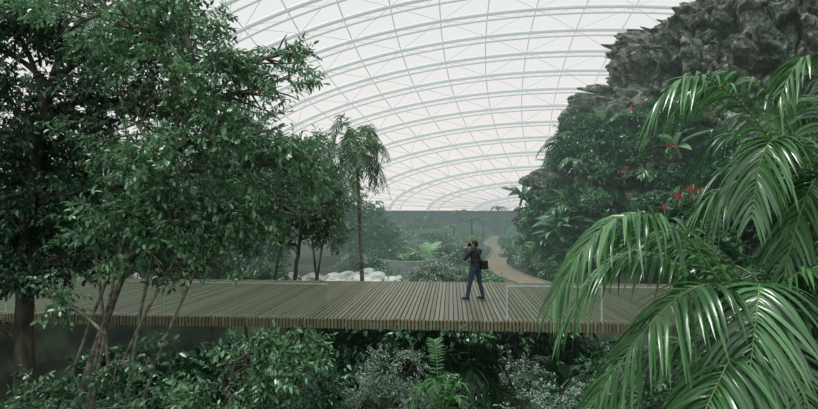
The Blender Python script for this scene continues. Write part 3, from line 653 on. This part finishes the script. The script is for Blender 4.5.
b.ell((-.025,0,1.65),(.092,.076,.10)); b.ell((-.055,0,1.595),(.062,.055,.05)); b.ell((-.105,0,1.57),(.022,.026,.02))
b.ell((-.118,0,1.625),(.022,.013,.022)); b.ell((-.11,0,1.59),(.012,.025,.010)); b.ell((-.10,0,1.67),(.02,.055,.012))
for s in (-1,1): b.ell((0.0,s*.078,1.635),(.02,.010,.032))
for S_,E_,W_ in ((LS,LE,LW),(RS,RE,RW)): b.limb([(S_,.06),(E_,.042),(W_,.026)])
for H_,K_,A_ in ((LH,LK,LA),(RH,RK,RA)): b.limb([(H_,.085),(K_,.055),(A_,.036),((A_[0]-.12,A_[1],.045),.03)])
def hand(b,w,palm,fing,thumb):
    b.limb([(w,.026),(palm,.030)]); b.ell(palm,(.036,.022,.040))
    for f in fing: b.limb([(f[0],.0105),(f[1],.0095),(f[2],.008)],sub=1)
    b.limb([(thumb[0],.012),(thumb[1],.011),(thumb[2],.009)],sub=1)
hand(b,RW,(-.195,.095,1.59),[((-.205,.100,1.625),(-.245,.092,1.645),(-.262,.066,1.648)),((-.21,.105,1.605),(-.25,.094,1.618),(-.268,.066,1.622)),((-.21,.103,1.585),(-.248,.09,1.592),(-.264,.064,1.597)),((-.205,.098,1.565),(-.238,.086,1.566),(-.252,.064,1.570))],((-.18,.085,1.575),(-.158,.07,1.60),(-.150,.045,1.61)))
hand(b,LW,(-.285,-.045,1.545),[((-.305,-.045,1.565),(-.325,-.030,1.575),(-.33,.0,1.563)),((-.295,-.05,1.575),(-.31,-.052,1.61),(-.312,-.035,1.635)),((-.275,-.05,1.575),(-.285,-.056,1.612),(-.287,-.04,1.64)),((-.26,-.045,1.57),(-.262,-.05,1.60),(-.265,-.042,1.625))],((-.275,-.02,1.555),(-.27,.02,1.568),(-.275,.045,1.59)))
b.done('body',M_skin,per,.0065,smooth=1)
b=Body()
b.ell((0.01,0,1.32),(.14,.185,.17)); b.ell((0.01,0,1.16),(.13,.16,.18)); b.ell((0.01,0,1.0),(.135,.165,.13)); b.ell((.01,0,1.43),(.10,.17,.07)); b.limb([((0.005,0,1.44),.09),((-.012,0,1.505),.07)])
for S_,E_,W_ in ((LS,LE,LW),(RS,RE,RW)):
    W2=tuple(E_[i]+(W_[i]-E_[i])*.92 for i in range(3)); b.limb([(S_,.080),(E_,.060),(W2,.043)])
b.limb([((-.09,-.13,.92),.03),((-.09,.13,.92),.03)]); b.done('jacket',M_jk,per,.011)
b=Body(); b.ell((0.01,0,.93),(.125,.16,.10))
for H_,K_,A_ in ((LH,LK,LA),(RH,RK,RA)): b.limb([(H_,.105),((H_[0]*.6+K_[0]*.4,H_[1]*.6+K_[1]*.4,.74),.092),(K_,.070),((A_[0],A_[1],.13),.060),((A_[0],A_[1],.085),.062)])
b.done('jeans',M_jean,per,.011)
for A_ in (LA,RA):
    b=Body(); b.limb([((A_[0]+.03,A_[1],.055),.045),((A_[0]-.06,A_[1],.05),.045),((A_[0]-.17,A_[1],.042),.040)],flat=(1,1,.95)); b.ell((A_[0],A_[1],.08),(.055,.045,.05))
    sh=b.done('shoe',M_shoe,per,.008)
    A=Acc(); box(A,(A_[0]-.065,A_[1],.0095),(.27,.085,.018)); link('sole',A.mesh('sole',[M_sole],False),sh)
b=Body(); b.ell((-.005,0,1.675),(.098,.086,.092)); b.ell((.035,0,1.63),(.06,.075,.07)); b.ell((-.07,0,1.725),(.045,.055,.028)); b.done('hair',M_hair,per,.009)
for s in (-1,1):
    b=Body(); b.ell((-.108,s*.032,1.645),(.012,.014,.010),sub=2); b.done('eye',M_eye,per,.004,smooth=0)
cam_o=link('camera',None,label='black camera with lens held up to the eye',category='camera',loc=PLOC,rot=(0,0,PROT))
def bevbox(name,c,s,mat,parent,bv=.01):
    bm=bmesh.new(); bmesh.ops.create_cube(bm,size=1,matrix=Matrix.Translation(Vector(c))@Matrix.Diagonal((*s,1)))
    bmesh.ops.bevel(bm,geom=bm.edges[:],offset=bv,segments=3,affect='EDGES',profile=.6)
    me=bpy.data.meshes.new(name); bm.to_mesh(me); bm.free(); me.materials.append(mat)
    for p in me.polygons: p.use_smooth=True
    return link(name,me,parent)
bevbox('camera_body',(-.205,0.01,1.61),(.062,.135,.09),M_cam,cam_o); bevbox('viewfinder',(-.20,0.0,1.662),(.06,.05,.035),M_cam,cam_o,.008)
A=Acc(); tube(A,[(-.235,0,1.605),(-.27,0,1.605),(-.272,0,1.605),(-.35,0,1.605),(-.351,0,1.605),(-.345,0,1.605)],[.034,.034,.037,.040,.034,.001],20); link('lens',A.mesh('lens',[M_cam]),cam_o)
bag=link('shoulder_bag',None,label='dark camera bag hanging at hip on diagonal strap',category='bag',loc=PLOC,rot=(0,0,PROT))
bevbox('bag_body',(.17,.19,1.02),(.17,.22,.26),M_bag,bag,.07); bevbox('bag_flap',(.175,.19,1.10),(.185,.23,.12),M_bag,bag,.05); bevbox('front_pocket',(.255,.20,.98),(.05,.16,.14),M_bag,bag,.02)
A=Acc(); P=bez((.12,.26,1.08),(-.12,.34,1.15),(-.24,.10,1.35),(-.02,-.15,1.515),12); Q=bez((-.02,-.15,1.515),(.17,-.16,1.5),(.20,-.02,1.3),(.18,.10,1.10),12)
for q in (P,Q): tube(A,q,.014,6)
link('strap',A.mesh('strap',[M_bag]),bag)

# ------------------------------------------------------------------ light, world, camera
w=bpy.data.worlds.new('World'); scn.world=w; w.use_nodes=True; nt=w.node_tree; N=nt.nodes; L=nt.links; N.clear()
tc=N.new('ShaderNodeTexCoord'); s=N.new('ShaderNodeSeparateXYZ'); L.new(tc.outputs['Generated'],s.inputs[0])
r=N.new('ShaderNodeValToRGB'); e=r.color_ramp.elements; e[0].position=0; e[0].color=(.90,.83,.79,1); e[1].position=.7; e[1].color=(.66,.76,.77,1); q=e.new(.22); q.color=(.80,.775,.755,1)
L.new(s.outputs['Z'],r.inputs[0]); bg=N.new('ShaderNodeBackground'); bg.inputs[1].default_value=1.0; L.new(r.outputs[0],bg.inputs[0])
o=N.new('ShaderNodeOutputWorld'); L.new(bg.outputs[0],o.inputs[0])
def sun(nm,en,ang,d,col):
    sd=bpy.data.lights.new(nm,'SUN'); sd.energy=en; sd.angle=math.radians(ang); sd.color=col
    so=bpy.data.objects.new(nm,sd); COL.objects.link(so); so.rotation_euler=Vector(d).to_track_quat('-Z','Y').to_euler()
sun('sun',2.9,14,(.35,-.1,-1),(.97,1,.93))
sun('fill_sun',.9,80,(.35,.75,-1),(.9,1,.96))  # added fill lamp from behind the viewpoint, brightens the surfaces facing it
cd=bpy.data.cameras.new('cam'); cd.sensor_width=36; cd.lens=36*520/818; cd.shift_y=(215-204.5)/818; cd.clip_end=600; cd.clip_start=.05
co=bpy.data.objects.new('viewpoint',cd); COL.objects.link(co); co.location=(0,0,2.5); co.rotation_euler=(math.radians(90),0,0); scn.camera=co
